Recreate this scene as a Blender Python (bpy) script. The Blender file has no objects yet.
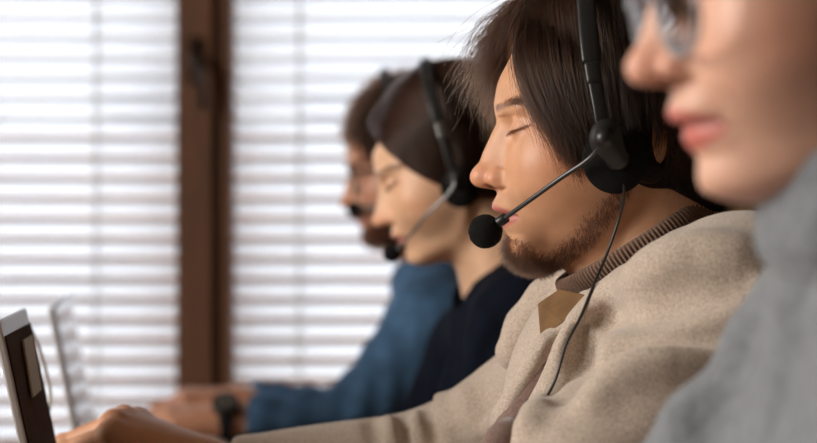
import bpy, math, random
import numpy as np
from mathutils import Vector, Matrix
random.seed(7); RNG = np.random.default_rng(7)
FPX = 1929.0; CZ = 1.10; CX0 = 408.5; CY0 = 221.5
scene = bpy.context.scene
COL = scene.collection

def at(px, py, Y):
    return np.array([(px-CX0)/FPX*Y, Y, CZ-(py-CY0)/FPX*Y])

# ------------------------------------------------------------------ SDF kit
def smin(a, b, k):
    h = np.clip(0.5+0.5*(b-a)/k, 0, 1)
    return b*(1-h)+a*h-k*h*(1-h)
def smax(a, b, k): return -smin(-a, -b, k)
def sph(p, c, r):
    return np.sqrt((p[0]-c[0])**2+(p[1]-c[1])**2+(p[2]-c[2])**2)-r
def ell(p, c, r, ry=0.0):
    x, y, z = p[0]-c[0], p[1]-c[1], p[2]-c[2]
    if ry:
        cs, sn = math.cos(ry), math.sin(ry); x, z = cs*x+sn*z, -sn*x+cs*z
    k0 = np.sqrt((x/r[0])**2+(y/r[1])**2+(z/r[2])**2)+1e-6
    k1 = np.sqrt((x/r[0]**2)**2+(y/r[1]**2)**2+(z/r[2]**2)**2)+1e-6
    return k0*(k0-1)/k1
def cap(p, a, b, ra, rb=None):
    if rb is None: rb = ra
    a = np.asarray(a, float); b = np.asarray(b, float); d = b-a; L = float(d@d)+1e-12
    t = np.clip(((p[0]-a[0])*d[0]+(p[1]-a[1])*d[1]+(p[2]-a[2])*d[2])/L, 0, 1)
    return np.sqrt((p[0]-a[0]-t*d[0])**2+(p[1]-a[1]-t*d[1])**2+(p[2]-a[2]-t*d[2])**2)-(ra+(rb-ra)*t)
def chain(p, pts, rs, k=0.01):
    f = None
    for i in range(len(pts)-1):
        g = cap(p, pts[i], pts[i+1], rs[i], rs[i+1])
        f = g if f is None else smin(f, g, k)
    return f
def wav(x, y, z, s=1.0, seed=0):
    r = np.random.default_rng(seed); o = 0
    for i in range(5):
        d = r.normal(size=3); d /= np.linalg.norm(d); q = s*(1+0.5*i)
        o = o+np.sin((x*d[0]+y*d[1]+z*d[2])*q+r.uniform(0, 6.28))/(1+0.5*i)
    return o/3

def surf(f, lo, hi, h, newton=True):
    lo = np.array(lo, float); hi = np.array(hi, float)
    B = 10
    nb = np.ceil((hi-lo)/(h*B)).astype(int)
    n = nb*B
    V = np.ones(n, np.float32)
    I = np.stack(np.meshgrid(*[np.arange(k) for k in nb], indexing='ij'), -1).reshape(-1, 3)
    cen = lo+(I*B+B/2-0.5)*h
    fc = f((cen[:, 0], cen[:, 1], cen[:, 2]))
    lim = 0.5*math.sqrt(3)*B*h*1.7
    loc = np.stack(np.meshgrid(*[np.arange(B)]*3, indexing='ij'), -1).reshape(-1, 3)
    Vb = V.reshape(nb[0], B, nb[1], B, nb[2], B)
    far = np.abs(fc) >= lim
    for i in np.nonzero(far & (fc < 0))[0]:
        a = I[i]; Vb[a[0], :, a[1], :, a[2], :] = -1
    near = np.nonzero(~far)[0]
    for c in range(0, len(near), 150):
        idx = near[c:c+150]
        P = lo+(I[idx][:, None, :]*B+loc[None])*h
        val = f((P[..., 0], P[..., 1], P[..., 2])).reshape(-1, B, B, B)
        for q, i in enumerate(idx):
            a = I[i]; Vb[a[0], :, a[1], :, a[2], :] = val[q]
    ins = V < 0
    cnt = np.zeros(n-1, np.uint8)
    sl = lambda o: tuple(slice(o[k], n[k]-1+o[k]) for k in range(3))
    cs = [(i, j, k) for i in (0, 1) for j in (0, 1) for k in (0, 1)]
    for o in cs: cnt += ins[sl(o)]
    act = (cnt > 0) & (cnt < 8)
    idx = -np.ones(n-1, np.int64); A = np.argwhere(act); idx[act] = np.arange(len(A))
    acc = np.zeros((len(A), 3)); num = np.zeros(len(A))
    for o in cs:
        for ax in range(3):
            if o[ax]: continue
            o2 = list(o); o2[ax] = 1
            v0 = V[tuple((A+o).T)]; v1 = V[tuple((A+o2).T)]
            m = (v0 < 0) != (v1 < 0)
            t = np.where(m, v0/(v0-v1+1e-20), 0)
            p = np.tile(np.array(o, float), (len(A), 1)); p[:, ax] = t
            acc += p*m[:, None]; num += m
    v = lo+(A+acc/num[:, None])*h
    F = []
    for ax in range(3):
        b, c = (ax+1) % 3, (ax+2) % 3
        s0 = [slice(1, n[k]-1) for k in range(3)]; s0[ax] = slice(0, n[ax]-1); s1 = list(s0); s1[ax] = slice(1, n[ax])
        E0 = ins[tuple(s0)]; E1 = ins[tuple(s1)]
        e = np.argwhere(E0 != E1); sg = E0[tuple(e.T)]
        off = np.array([1, 1, 1]); off[ax] = 0; e = e+off
        db = np.zeros(3, int); db[b] = 1; dc = np.zeros(3, int); dc[c] = 1
        q = np.stack([idx[tuple((e-db-dc).T)], idx[tuple((e-dc).T)], idx[tuple(e.T)], idx[tuple((e-db).T)]], 1)
        q[~sg] = q[~sg][:, ::-1]
        F.append(q)
    F = np.concatenate(F); F = F[(F >= 0).all(1)]
    if newton:
        for _ in range(2):
            e = h*0.4
            f0 = f((v[:, 0], v[:, 1], v[:, 2])); g = []
            for k in range(3):
                w = v.copy(); w[:, k] += e; g.append((f((w[:, 0], w[:, 1], w[:, 2]))-f0)/e)
            g = np.stack(g, 1); st = -f0[:, None]*g/np.maximum((g*g).sum(1), 0.15)[:, None]
            L = np.linalg.norm(st, axis=1, keepdims=True); st *= np.minimum(1, 0.6*h/np.maximum(L, 1e-9))
            v = v+st
    return v, F

def mesh_obj(name, v, F, mat=None, parent=None, smooth=True, attr=None):
    me = bpy.data.meshes.new(name)
    v = np.asarray(v, float)
    if isinstance(F, np.ndarray):
        me.vertices.add(len(v)); me.vertices.foreach_set('co', v.ravel())
        k = F.shape[1]
        me.loops.add(F.size); me.loops.foreach_set('vertex_index', F.ravel().astype(np.int32))
        me.polygons.add(len(F)); me.polygons.foreach_set('loop_start', np.arange(0, F.size, k, dtype=np.int32))
        me.update(calc_edges=True); me.validate()
    else:
        me.from_pydata([tuple(a) for a in v], [], F); me.update()
    if smooth: me.polygons.foreach_set('use_smooth', [True]*len(me.polygons))
    if attr is not None:
        a = me.attributes.new('tint', 'FLOAT_COLOR', 'POINT')
        c = np.ones((len(v), 4)); c[:, :3] = attr; a.data.foreach_set('color', c.ravel())
    if mat: me.materials.append(mat)
    o = bpy.data.objects.new(name, me); COL.objects.link(o)
    if parent: o.parent = parent
    return o
def tag(o, label=None, cat=None, group=None, kind=None):
    if label: o['label'] = label
    if cat: o['category'] = cat
    if group: o['group'] = group
    if kind: o['kind'] = kind
    return o
def joinm(*ms):
    V = []; F = []; n = 0
    for v, f in ms: V.append(v); F.append(f+n); n += len(v)
    return np.concatenate(V), np.concatenate(F)

def march(f, px, py, y0=0.7, y1=3.2):
    d = np.array([(px-CX0)/FPX, 1.0, -(py-CY0)/FPX]); Y = y0
    for _ in range(400):
        p = np.array([0, 0, CZ])+d*Y
        v = float(f((p[0:1], p[1:2], p[2:3]))[0])
        if v < 0.0004: return p
        Y += max(v*0.6, 0.0003)
        if Y > y1: break
    return None

# ------------------------------------------------------------------ generic solids
class MB:
    def __init__(s): s.v = []; s.f = []
    def add(s, v, f):
        n = len(s.v); s.v += [tuple(a) for a in v]; s.f += [[i+n for i in q] for q in f]
    def box(s, lo, hi):
        x0, y0, z0 = lo; x1, y1, z1 = hi
        s.add([(x0, y0, z0), (x1, y0, z0), (x1, y1, z0), (x0, y1, z0), (x0, y0, z1), (x1, y0, z1), (x1, y1, z1), (x0, y1, z1)],
              [[0, 3, 2, 1], [4, 5, 6, 7], [0, 1, 5, 4], [1, 2, 6, 5], [2, 3, 7, 6], [3, 0, 4, 7]])
    def tube(s, pts, r, n=12, flat=None, up=(0, 0, 1)):
        pts = [Vector(p) for p in pts]; rs = r if isinstance(r, (list, tuple)) else [r]*len(pts)
        V = []; prev = None
        for i, p in enumerate(pts):
            t = (pts[min(i+1, len(pts)-1)]-pts[max(i-1, 0)]).normalized()
            if prev is None:
                a = Vector(up); a = (a-t*a.dot(t))
                if a.length < 1e-3: a = Vector((1, 0, 0)); a = a-t*a.dot(t)
            else: a = prev-t*prev.dot(t)
            a.normalize(); prev = a; b = t.cross(a)
            fa, fb = (1, 1) if flat is None else flat
            for k in range(n):
                q = 2*math.pi*k/n; ca, sb = math.cos(q), math.sin(q)
                if flat is not None:
                    ca = math.copysign(abs(ca)**0.6, ca); sb = math.copysign(abs(sb)**0.6, sb)
                V.append(p+(a*ca*fa+b*sb*fb)*rs[i])
        F = [[i*n+k, i*n+(k+1) % n, (i+1)*n+(k+1) % n, (i+1)*n+k] for i in range(len(pts)-1) for k in range(n)]
        F += [list(range(n))[::-1], [(len(pts)-1)*n+k for k in range(n)]]
        s.add(V, F)
    def build(s, name, mat, parent=None, smooth=False, bevel=0):
        o = mesh_obj(name, s.v, s.f, mat, parent, smooth)
        if smooth:
            for p in o.data.polygons:
                if len(p.vertices) > 4: p.use_smooth = False
        if bevel:
            m = o.modifiers.new('b', 'BEVEL'); m.width = bevel; m.segments = 2; m.limit_method = 'ANGLE'
        return o
def spline(pts, n=40):
    pts = [np.array(p, float) for p in pts]; P = [2*pts[0]-pts[1]]+pts+[2*pts[-1]-pts[-2]]; out = []
    m = len(pts)-1
    for i in range(n+1):
        u = i/n*m; k = min(int(u), m-1); t = u-k; a, b, c, d = P[k:k+4]
        out.append(0.5*((2*b)+(-a+c)*t+(2*a-5*b+4*c-d)*t*t+(-a+3*b-3*c+d)*t**3))
    return out
def empty(name, loc):
    o = bpy.data.objects.new(name, None); COL.objects.link(o); o.location = tuple(loc); o.empty_display_size = 0.05
    return o
def reparent(root, kids):
    for k in kids:
        k.parent = root; k.matrix_parent_inverse = Matrix.Translation(-Vector(root.location))

# ------------------------------------------------------------------ materials
def mat(name, col, rough=0.6, metal=0, bump=None, vary=None, sss=0, spec=0.5, attr=False, sheen=0, coat=0, trans=0):
    m = bpy.data.materials.new(name); m.use_nodes = True; nt = m.node_tree; N = nt.nodes; L = nt.links
    b = N['Principled BSDF']; b.inputs['Base Color'].default_value = (*col, 1); b.inputs['Roughness'].default_value = rough
    b.inputs['Metallic'].default_value = metal; b.inputs['Specular IOR Level'].default_value = spec
    if sheen: b.inputs['Sheen Weight'].default_value = sheen; b.inputs['Sheen Roughness'].default_value = 0.5
    if coat: b.inputs['Coat Weight'].default_value = coat
    if trans: b.inputs['Transmission Weight'].default_value = trans
    if sss:
        b.inputs['Subsurface Weight'].default_value = sss; b.inputs['Subsurface Scale'].default_value = 0.006
        b.inputs['Subsurface Radius'].default_value = (1.0, 0.35, 0.2)
    tc = N.new('ShaderNodeTexCoord'); src = None
    if attr:
        a = N.new('ShaderNodeAttribute'); a.attribute_name = 'tint'; src = a.outputs['Color']
    if vary:   # (scale, amount, detail[, stretch])
        mp = N.new('ShaderNodeMapping'); mp.inputs['Scale'].default_value = vary[3] if len(vary) > 3 else (1, 1, 1)
        L.new(tc.outputs['Object'], mp.inputs['Vector'])
        n = N.new('ShaderNodeTexNoise'); n.inputs['Scale'].default_value = vary[0]; n.inputs['Detail'].default_value = vary[2]
        L.new(mp.outputs['Vector'], n.inputs['Vector'])
        r = N.new('ShaderNodeMapRange'); r.inputs['From Min'].default_value = 0.3; r.inputs['From Max'].default_value = 0.7
        r.inputs['To Min'].default_value = 1-vary[1]; r.inputs['To Max'].default_value = 1+vary[1]
        L.new(n.outputs['Fac'], r.inputs['Value'])
        mx = N.new('ShaderNodeVectorMath'); mx.operation = 'SCALE'
        if src: L.new(src, mx.inputs[0])
        else: mx.inputs[0].default_value = col
        L.new(r.outputs['Result'], mx.inputs['Scale']); src = mx.outputs['Vector']
    if src: L.new(src, b.inputs['Base Color'])
    if bump:   # list of (scale, strength, distance)
        last = None
        for sc, st, di in bump:
            n = N.new('ShaderNodeTexNoise'); n.inputs['Scale'].default_value = sc; n.inputs['Detail'].default_value = 4
            L.new(tc.outputs['Object'], n.inputs['Vector'])
            bp = N.new('ShaderNodeBump'); bp.inputs['Strength'].default_value = st; bp.inputs['Distance'].default_value = di
            L.new(n.outputs['Fac'], bp.inputs['Height'])
            if last: L.new(last, bp.inputs['Normal'])
            last = bp.outputs['Normal']
        L.new(last, b.inputs['Normal'])
    return m
def hair_mat(name, col, rough=0.35):
    m = bpy.data.materials.new(name); m.use_nodes = True; nt = m.node_tree; N = nt.nodes; N.clear()
    o = N.new('ShaderNodeOutputMaterial'); h = N.new('ShaderNodeBsdfHairPrincipled')
    h.parametrization = 'COLOR'; h.inputs['Color'].default_value = (*col, 1)
    h.inputs['Roughness'].default_value = rough; h.inputs['Radial Roughness'].default_value = 0.4
    h.inputs['Random Roughness'].default_value = 0.3; h.inputs['IOR'].default_value = 1.36
    nt.links.new(h.outputs[0], o.inputs[0]); return m
SKIN = mat('skin', (0.6, 0.35, 0.22), 0.47, attr=True, sss=0.2, bump=[(900, 0.25, 0.0006), (220, 0.12, 0.001)], vary=(60, 0.06, 3), spec=0.45)
M = {
 'black': mat('black_plastic', (0.012, 0.012, 0.013), 0.42, bump=[(300, 0.05, 0.001)]),
 'foam': mat('black_foam', (0.010, 0.010, 0.010), 0.95, bump=[(1500, 1.0, 0.002)], spec=0.15),
 'pad': mat('black_leatherette', (0.009, 0.009, 0.010), 0.75, bump=[(300, 0.5, 0.001)], spec=0.25),
 'darkmetal': mat('dark_metal', (0.05, 0.05, 0.052), 0.3, 0.6, bump=[(300, .02, .001)]),
 'steel': mat('brushed_steel', (0.22, 0.22, 0.22), 0.35, 0.9, vary=(200, 0.1, 2)),
 'wool': mat('cream_wool', (0.48, 0.395, 0.325), 0.95, bump=[(420, 0.22, 0.002), (1500, 0.6, 0.001)], vary=(600, 0.26, 8), sheen=0.35, spec=0.1),
 'knit': mat('brown_knit', (0.16, 0.095, 0.065), 0.9, bump=[(900, 0.6, 0.001)], vary=(700, 0.25, 3), sheen=0.3, spec=0.1),
 'mauve': mat('mauve_knit', (0.19, 0.12, 0.10), 0.9, bump=[(900, 0.6, 0.001)], vary=(500, 0.25, 3), sheen=0.3, spec=0.1),
 'suede': mat('tan_suede', (0.16, 0.088, 0.038), 0.85, bump=[(500, 0.3, 0.001)], vary=(60, 0.2, 5), spec=0.2),
 'navy': mat('navy_cloth', (0.0045, 0.0065, 0.0125), 0.9, bump=[(300, 0.4, 0.001)], vary=(50, 0.2, 4), spec=0.06),
 'denim': mat('blue_denim', (0.052, 0.112, 0.205), 0.85, bump=[(400, 0.4, 0.001)], vary=(30, 0.35, 5), spec=0.2),
 'grey': mat('grey_knit', (0.19, 0.205, 0.225), 0.95, bump=[(200, 0.6, 0.003)], vary=(120, 0.15, 5), sheen=0.3, spec=0.1),
 'wood': mat('brown_wood', (0.115, 0.042, 0.014), 0.65, bump=[(80, 0.2, 0.002)], vary=(14, 0.35, 6, (8, 8, 0.6))),
 'plaster': mat('plaster', (0.24, 0.19, 0.145), 0.9, bump=[(60, 0.2, 0.003)]),
 'plank': mat('floor_planks', (0.22, 0.12, 0.06), 0.5, vary=(5, 0.3, 6, (1, 12, 1))),
 'desk': mat('desk_wood', (0.36, 0.2, 0.1), 0.45, vary=(8, 0.25, 6, (1, 10, 1))),
 'silver': mat('silver_case', (0.55, 0.55, 0.56), 0.4, 0.5, bump=[(500, 0.05, 0.001)]),
 'screen': mat('dark_glass_screen', (0.02, 0.018, 0.017), 0.06, bump=None, spec=0.9),
 'brownscreen': mat('brown_screen_reflection', (0.05, 0.022, 0.011), 0.9, bump=[(300, 0.1, 0.001)], vary=(40, 0.2, 3), spec=.08),  # matte brown stands in for the wood mirrored in the laptop screen
 'beige': mat('beige_reflection', (0.42, 0.34, 0.22), 0.7, bump=[(300, 0.1, 0.001)]),
 'keys': mat('dark_keys', (0.03, 0.03, 0.03), 0.6, bump=[(300, 0.1, 0.001)]),
 'frame': mat('grey_spectacle_frame', (0.30, 0.32, 0.36), 0.25, 0.1, bump=[(300, 0.02, 0.001)]),
 'blackframe': mat('black_spectacle_frame', (0.012, 0.011, 0.011), 0.3, bump=[(300, 0.02, 0.001)]),
 'cable': mat('black_cable', (0.01, 0.01, 0.01), 0.4, bump=[(300, 0.02, 0.001)]),
 'whitecable': mat('pale_cable', (0.5, 0.5, 0.46), 0.5, bump=[(300, 0.02, 0.001)]),
 'scalp': mat('scalp_hair', (0.010, 0.006, 0.005), 0.7, bump=[(300, 0.5, 0.002)], spec=0.15),
 'eyewhite': mat('eye', (0.05, 0.03, 0.025), 0.2),
}
def lens_mat():
    m = bpy.data.materials.new('clear_lens'); m.use_nodes = True; N = m.node_tree.nodes; N.clear()
    o = N.new('ShaderNodeOutputMaterial'); mx = N.new('ShaderNodeMixShader'); t = N.new('ShaderNodeBsdfTransparent'); g = N.new('ShaderNodeBsdfGlossy')
    g.inputs['Roughness'].default_value = 0.02; fr = N.new('ShaderNodeLayerWeight'); fr.inputs['Blend'].default_value = .08
    L = m.node_tree.links; L.new(fr.outputs['Fresnel'], mx.inputs[0]); L.new(t.outputs[0], mx.inputs[1]); L.new(g.outputs[0], mx.inputs[2]); L.new(mx.outputs[0], o.inputs[0])
    return m
M['lens'] = lens_mat()
HAIR = {'c': hair_mat('dark_brown_hair', (0.019, 0.0085, 0.0045), .25), 'b': hair_mat('brown_hair', (0.022, 0.009, 0.005), .3),
        'b2': hair_mat('chestnut_hair', (0.16, 0.075, 0.03)), 'a': hair_mat('brown_curly_hair', (0.03, 0.011, 0.005), 0.4),
        'beard': hair_mat('beard_hair', (0.030, 0.014, 0.008), 0.5)}

def curves_obj(name, strands, r, m, parent, taper=0.35):
    """strands: (N, K, 3) array of hair points."""
    N, K, _ = strands.shape
    hc = bpy.data.hair_curves.new(name); hc.add_curves([K]*N)
    hc.attributes['position'].data.foreach_set('vector', strands.astype(np.float32).ravel()) if 'position' in hc.attributes else None
    hc.points.foreach_set('position', strands.astype(np.float32).ravel())
    rad = np.tile(r*np.linspace(1, taper, K), N)
    if np.ndim(r): pass
    a = hc.attributes.get('radius') or hc.attributes.new('radius', 'FLOAT', 'POINT'); a.data.foreach_set('value', rad.astype(np.float32))
    hc.materials.append(m); o = bpy.data.objects.new(name, hc); COL.objects.link(o); o.parent = parent
    return o

# ------------------------------------------------------------------ heads
def table(pairs, sig=1.2):
    """smooth 1-D table from (py, value) pairs on a 0.5 px grid"""
    a = np.array(pairs, float); g = np.arange(a[0, 0]-6, a[-1, 0]+6, 0.5); v = np.interp(g, a[:, 0], a[:, 1])
    n = int(sig*2*3)+1; k = np.exp(-0.5*(np.arange(-n, n+1)*0.5/sig)**2); k /= k.sum()
    v = np.convolve(np.pad(v, n, mode='edge'), k, 'valid')
    return g, v
class Head:
    """A head modelled in its own frame: x forward, y towards its left ear, z up; tables are given in 1/S metre units."""
    S = 1303.0; X0 = 622.0; Z0 = 150.0
    PROF = [(-40, 565), (0, 538), (20, 527), (39, 514), (57, 505), (75, 498.5), (91, 496), (104, 494), (113, 495), (119, 496.5), (124, 496.5), (131, 493), (143, 487.3), (153, 482.8),
            (162, 479.5), (168, 476), (173, 473.8), (178, 473.2), (183, 475), (186, 479), (188, 486), (189.5, 495), (193, 497.5), (197, 496), (202, 492.7), (206, 491.8),
            (210, 493), (213, 499), (214.5, 502), (217, 500.5), (221, 499.5), (226, 501), (230, 504.5), (235, 507.5), (240, 508), (247, 507.5), (254, 508.5), (260, 513), (266, 521), (271, 532), (276, 550)]
    BASE = [(-40, 565), (0, 538), (20, 527), (39, 514), (57, 505), (75, 498.5), (91, 496), (104, 495.5), (115, 499), (125, 504), (140, 506.5), (160, 506), (180, 503), (190, 499),
            (200, 499.5), (212, 503), (220, 506), (230, 509), (240, 509.5), (250, 509), (256, 511), (262, 516), (268, 525), (276, 550)]
    W = [(-40, .055), (0, .062), (40, .066), (104, .0685), (130, .0685), (160, .068), (190, .064), (215, .059), (240, .052), (258, .044), (271, .034), (280, .03)]
    D = [(-40, .09), (104, .086), (130, .086), (190, .09), (215, .095), (240, .1), (280, .1)]
    JAW = [(480, 284), (500, 280), (530, 276), (548, 271), (568, 264), (590, 250), (606, 230), (618, 205), (628, 170), (640, 120)]
    WN = [(118, .009), (131, .0085), (145, .0085), (158, .0095), (168, .0115), (176, .0125), (184, .012), (190, .0105)]
    lipH = (11, 15); mouth = 214; eyes = 'down'; brow = 1.0; browt = .6; earx = 634; stub = 0.0; skin = (0.60, 0.36, 0.23); lip = (0.48, 0.16, 0.13); stubcol = (0.12, 0.07, 0.05)
    crown = (626, 76, .088, .0765, .094)
    def __init__(s, **kw):
        for k, v in kw.items(): setattr(s, k, v)
        s.tP = table(s.PROF, 0.9); s.tB = table(s.BASE, 2.5); s.tW = table(s.W, 5); s.tD = table(s.D, 5); s.tN = table(s.WN, 3)
        s.tJ = table(s.JAW, 4)
    def u(s, px): return (s.X0-px)/s.S
    def w(s, py): return (s.Z0-py)/s.S
    def pt(s, px, y, py): return np.array([s.u(px), y, s.w(py)])
    def sdf(s, p, neck=True):
        x, y, z = p; S = s.S
        py = s.Z0-z*S; ay = np.abs(y)
        P = s.u(np.interp(py, *s.tP)); B = s.u(np.interp(py, *s.tB)); w = np.interp(py, *s.tW); d = np.interp(py, *s.tD); wn = np.interp(py, *s.tN)
        diff = P-B
        nose = np.where((py > 117) & (py < 192), diff, 0.0)
        mouth = np.where(py >= 192, diff, 0.0)
        top = np.where(py <= 117, diff, 0.0)
        feat = nose*np.exp(-(ay/(1.3*wn))**2.4)+top*np.exp(-(ay/.03)**2)
        my = np.clip(1-(ay/.0275)**2, 0, 1)
        feat = feat+mouth*np.where(py < 232, my**0.75, np.exp(-(ay/.02)**2))
        zm = s.w(s.mouth)-.0015*(ay/.025)**2
        feat = feat-.0022*np.exp(-((z-zm)/.0011)**2)*np.clip((.0265-ay)/.004, 0, 1)
        # nasolabial hollow and cheek fullness
        xx = x-feat
        xc = B-d
        e = np.sqrt((np.maximum(xx-xc, 0)/d)**2+(y/w)**2)
        face = (e-1)*w*0.8
        jl = s.w(np.interp(s.X0-x*S, *s.tJ))
        face = smax(face, (jl-z)*0.75, .016)
        face = smax(face, -x-.012, .02)
        face = smax(face, z-.075, .03)
        c = s.crown
        cr = ell(p, (s.u(c[0]), 0, s.w(c[1])), (c[2], c[3], c[4]), 0.12)
        f = smin(face, cr, .012)
        ys = ay
        q = (x, ys, z)
        # cheekbone, brow, sockets, lids
        f = smin(f, ell(q, (s.u(560), .040, s.w(165)), (.030, .022, .024)), .03)
        f = smin(f, ell(q, (s.u(519), .027, s.w(110)), (.010, .018, .0050*s.brow)), .010)
        f = smax(f, -ell(q, (s.u(502), .029, s.w(133)), (.010, .013, .0085)), .010)
        lid = sph(q, (s.u(525), .0315, s.w(132)), .0130)
        pxx = s.X0-x*S
        sl = s.w(134.5-(pxx-509)*.36-0.0)
        lid = lid+.0014*np.exp(-((z-sl)/.0007)**2)-.0006*np.exp(-((z-sl-.0012)/.0010)**2)+.0006*np.exp(-((z-sl-.0075)/.0009)**2)
        f = smin(f, lid, .0035)
        # nose wings and nostrils
        f = smin(f, ell(q, (s.u(499.5), .0128, s.w(179)), (.0100, .0058, .0075)), .0035)
        f = smin(f, ell(q, (s.u(483), .000, s.w(177)), (.0085, .0085, .0075)), .006)
        f = smax(f, -ell(q, (s.u(493), .0085, s.w(187)), (.0068, .0034, .0042)), .0015)
        f = f+.0013*np.exp(-((np.sqrt(((x-s.u(499.5))/.0108)**2+((z-s.w(178.5))/.0085)**2)-1)/.16)**2)*np.clip((s.u(497)-x)/.004+.3, 0, 1)*np.exp(-((ys-.016)/.006)**2)
        # ear
        ex = s.u(s.earx); ez = s.w(143)
        ear = ell(q, (ex, .0765, ez), (.0155, .007, .029), 0.2)
        ear = smax(ear, -ell(q, (ex+.003, .086, ez+.002), (.0105, .0065, .021), 0.2), .004)
        ear = smin(ear, ell(q, (ex+.006, .076, ez-.002), (.006, .006, .010)), .006)
        f = smin(f, ear, .005)
        if neck: f = smin(f, s.neck(p), .022)
        return f
    def neck(s, p):
        return cap(p, s.pt(655, 0, 175), s.pt(648, 0, 330), .055, .060)
    def tint(s, v):
        x, y, z = v.T; py = s.Z0-z*s.S; px = s.X0-x*s.S; ay = np.abs(y)
        c = np.tile(np.array(s.skin), (len(v), 1))
        n = wav(x, y, z, 160, 3)
        c *= (1+0.05*n)[:, None]
        def blend(mask, col):
            nonlocal c
            mask = np.clip(mask, 0, 1)[:, None]; c = c*(1-mask)+np.array(col)*mask
        red = tuple(np.array(s.skin)*np.array([1.05, .78, .72]))
        blend(0.7*np.exp(-((px-482)**2+(py-178)**2)/16**2)*(ay < .03), red)
        blend(0.45*np.exp(-((px-540)**2+(py-168)**2)/28**2), red)
        blend(0.5*np.exp(-((px-525)**2/14**2+(py-131)**2/8**2)), tuple(np.array(s.skin)*np.array([.8, .62, .6])))
        my = np.sqrt(np.clip(1-(ay/.0262)**2, 0, 1)); t = (py-s.mouth-1.5*(ay/.025)**2)
        up = np.clip((s.lipH[0]*my**1.2+t)/2.0, 0, 1)*(t <= 0); lo = np.clip((s.lipH[1]*my-t)/2.0, 0, 1)*(t > 0)
        fr = np.clip((s.u(523)*0+x-s.u(523))/.003, 0, 1)
        blend((up+lo)*fr*(ay < .0262), s.lip)
        blend(0.75*np.exp(-(t/1.2)**2)*fr*(ay < .026), (0.10, 0.03, 0.025))
        if s.stub:
            n2 = 0.5+0.5*wav(x, y, z, 900, 5)
            jaw = np.clip((py-np.interp(px, [500, 520, 545, 565, 585, 605], [232, 238, 238, 222, 198, 170]))/24, 0, 1)*np.clip((np.interp(px, [500, 530, 560, 590, 612, 625], [296, 288, 274, 252, 220, 195])-py)/16, 0, 1)
            mus = np.exp(-((py-199)/6)**2)*(px < 525)
            blend(s.stub*(0.5*jaw+0.18*mus)*(0.6+0.6*n2)*(1-(up+lo)*fr), s.stubcol)
        bl = 109-(px-497)*.20+np.maximum(0, px-520)*.35
        blend(s.browt*np.clip(1.4-np.abs(py-bl)/3.2, 0, 1)*np.clip((540-px)/8, 0, 1)*(ay > .006)*(ay < .056), (0.09, 0.045, 0.03))
        # slit between the lids
        sl = 134.5-(px-509)*.36
        blend(0.85*np.exp(-((py-sl)/0.9)**2)*np.clip((536-px)/3, 0, 1)*(ay > .012)*(ay < .05)*(px < 536), (0.03, 0.015, 0.012))
        blend(np.exp(-((px-493)**2/6**2+(py-186)**2/3.2**2))*(ay > .004)*(ay < .015), (0.06, 0.02, 0.015))
        return c

def frame(px, py, Y, pitch=0, yaw=0, scale=1.0, roll=0):
    """head frame -> world: faces -X, its left side towards the camera; pitch > 0 nods down"""
    o = at(px, py, Y)
    Rz = Matrix.Rotation(math.pi+math.radians(yaw), 3, 'Z'); Ry = Matrix.Rotation(math.radians(pitch), 3, 'Y'); Rx = Matrix.Rotation(math.radians(roll), 3, 'X')
    R = np.array(Rz@Ry@Rx)*scale
    return R, o
def to_world(v, fr): return v@fr[0].T+fr[1]
def to_local(p, fr):
    R, o = fr; s2 = np.linalg.det(R)**(1/3)
    Ri = np.linalg.inv(R); q = np.stack([p[0]-o[0], p[1]-o[1], p[2]-o[2]])
    return tuple(np.tensordot(Ri, q, 1)), s2

def drape(H, pts, off, it=4, neck=True):
    """push hair points out to `off` metres beyond the head surface"""
    v = pts.copy()
    for _ in range(it):
        x, y, z = v[..., 0], v[..., 1], v[..., 2]; f = H.sdf((x, y, z), neck); e = .001
        g = np.stack([(H.sdf((x+e, y, z), neck)-f)/e, (H.sdf((x, y+e, z), neck)-f)/e, (H.sdf((x, y, z+e), neck)-f)/e], -1)
        n = g/np.maximum(np.linalg.norm(g, axis=-1, keepdims=True), .3)
        v = v+n*np.clip(off-f, 0, .02)[..., None]
    return v
def guides(paths, n, K, jit, seed=0, cl=0):
    """random strands interpolated between consecutive guide paths (each a list of 3-D points)"""
    r = np.random.default_rng(seed)
    G = np.stack([np.array(spline(p, K-1)) for p in paths])
    u = r.uniform(0, len(paths)-1, n)
    if cl:
        cent = np.round(u*cl)/cl; u = u*0.45+cent*0.55+r.normal(0, .25/cl, n); u = np.clip(u, 0, len(paths)-1)
    k = np.minimum(u.astype(int), len(paths)-2); t = (u-k)[:, None, None]
    S = G[k]*(1-t)+G[k+1]*t
    # length variation
    end = r.uniform(.82, 1.0, n); tt = np.linspace(0, 1, K)
    out = np.empty_like(S)
    for i in range(n):
        for a in range(3): out[i, :, a] = np.interp(tt*end[i], tt, S[i, :, a])
    o = r.normal(0, 1, (n, 1, 3))*jit[0]; o2 = r.normal(0, 1, (n, 1, 3))*jit[1]*(tt[None, :, None]**1.5)
    ph = r.uniform(0, 6.28, (n, 1, 3)); wv = np.sin(tt[None, :, None]*r.uniform(3, 9, (n, 1, 1))+ph)*jit[1]*.4*tt[None, :, None]
    return out+o*np.minimum(1, .3+tt[None, :, None]*2)+o2+wv
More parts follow.
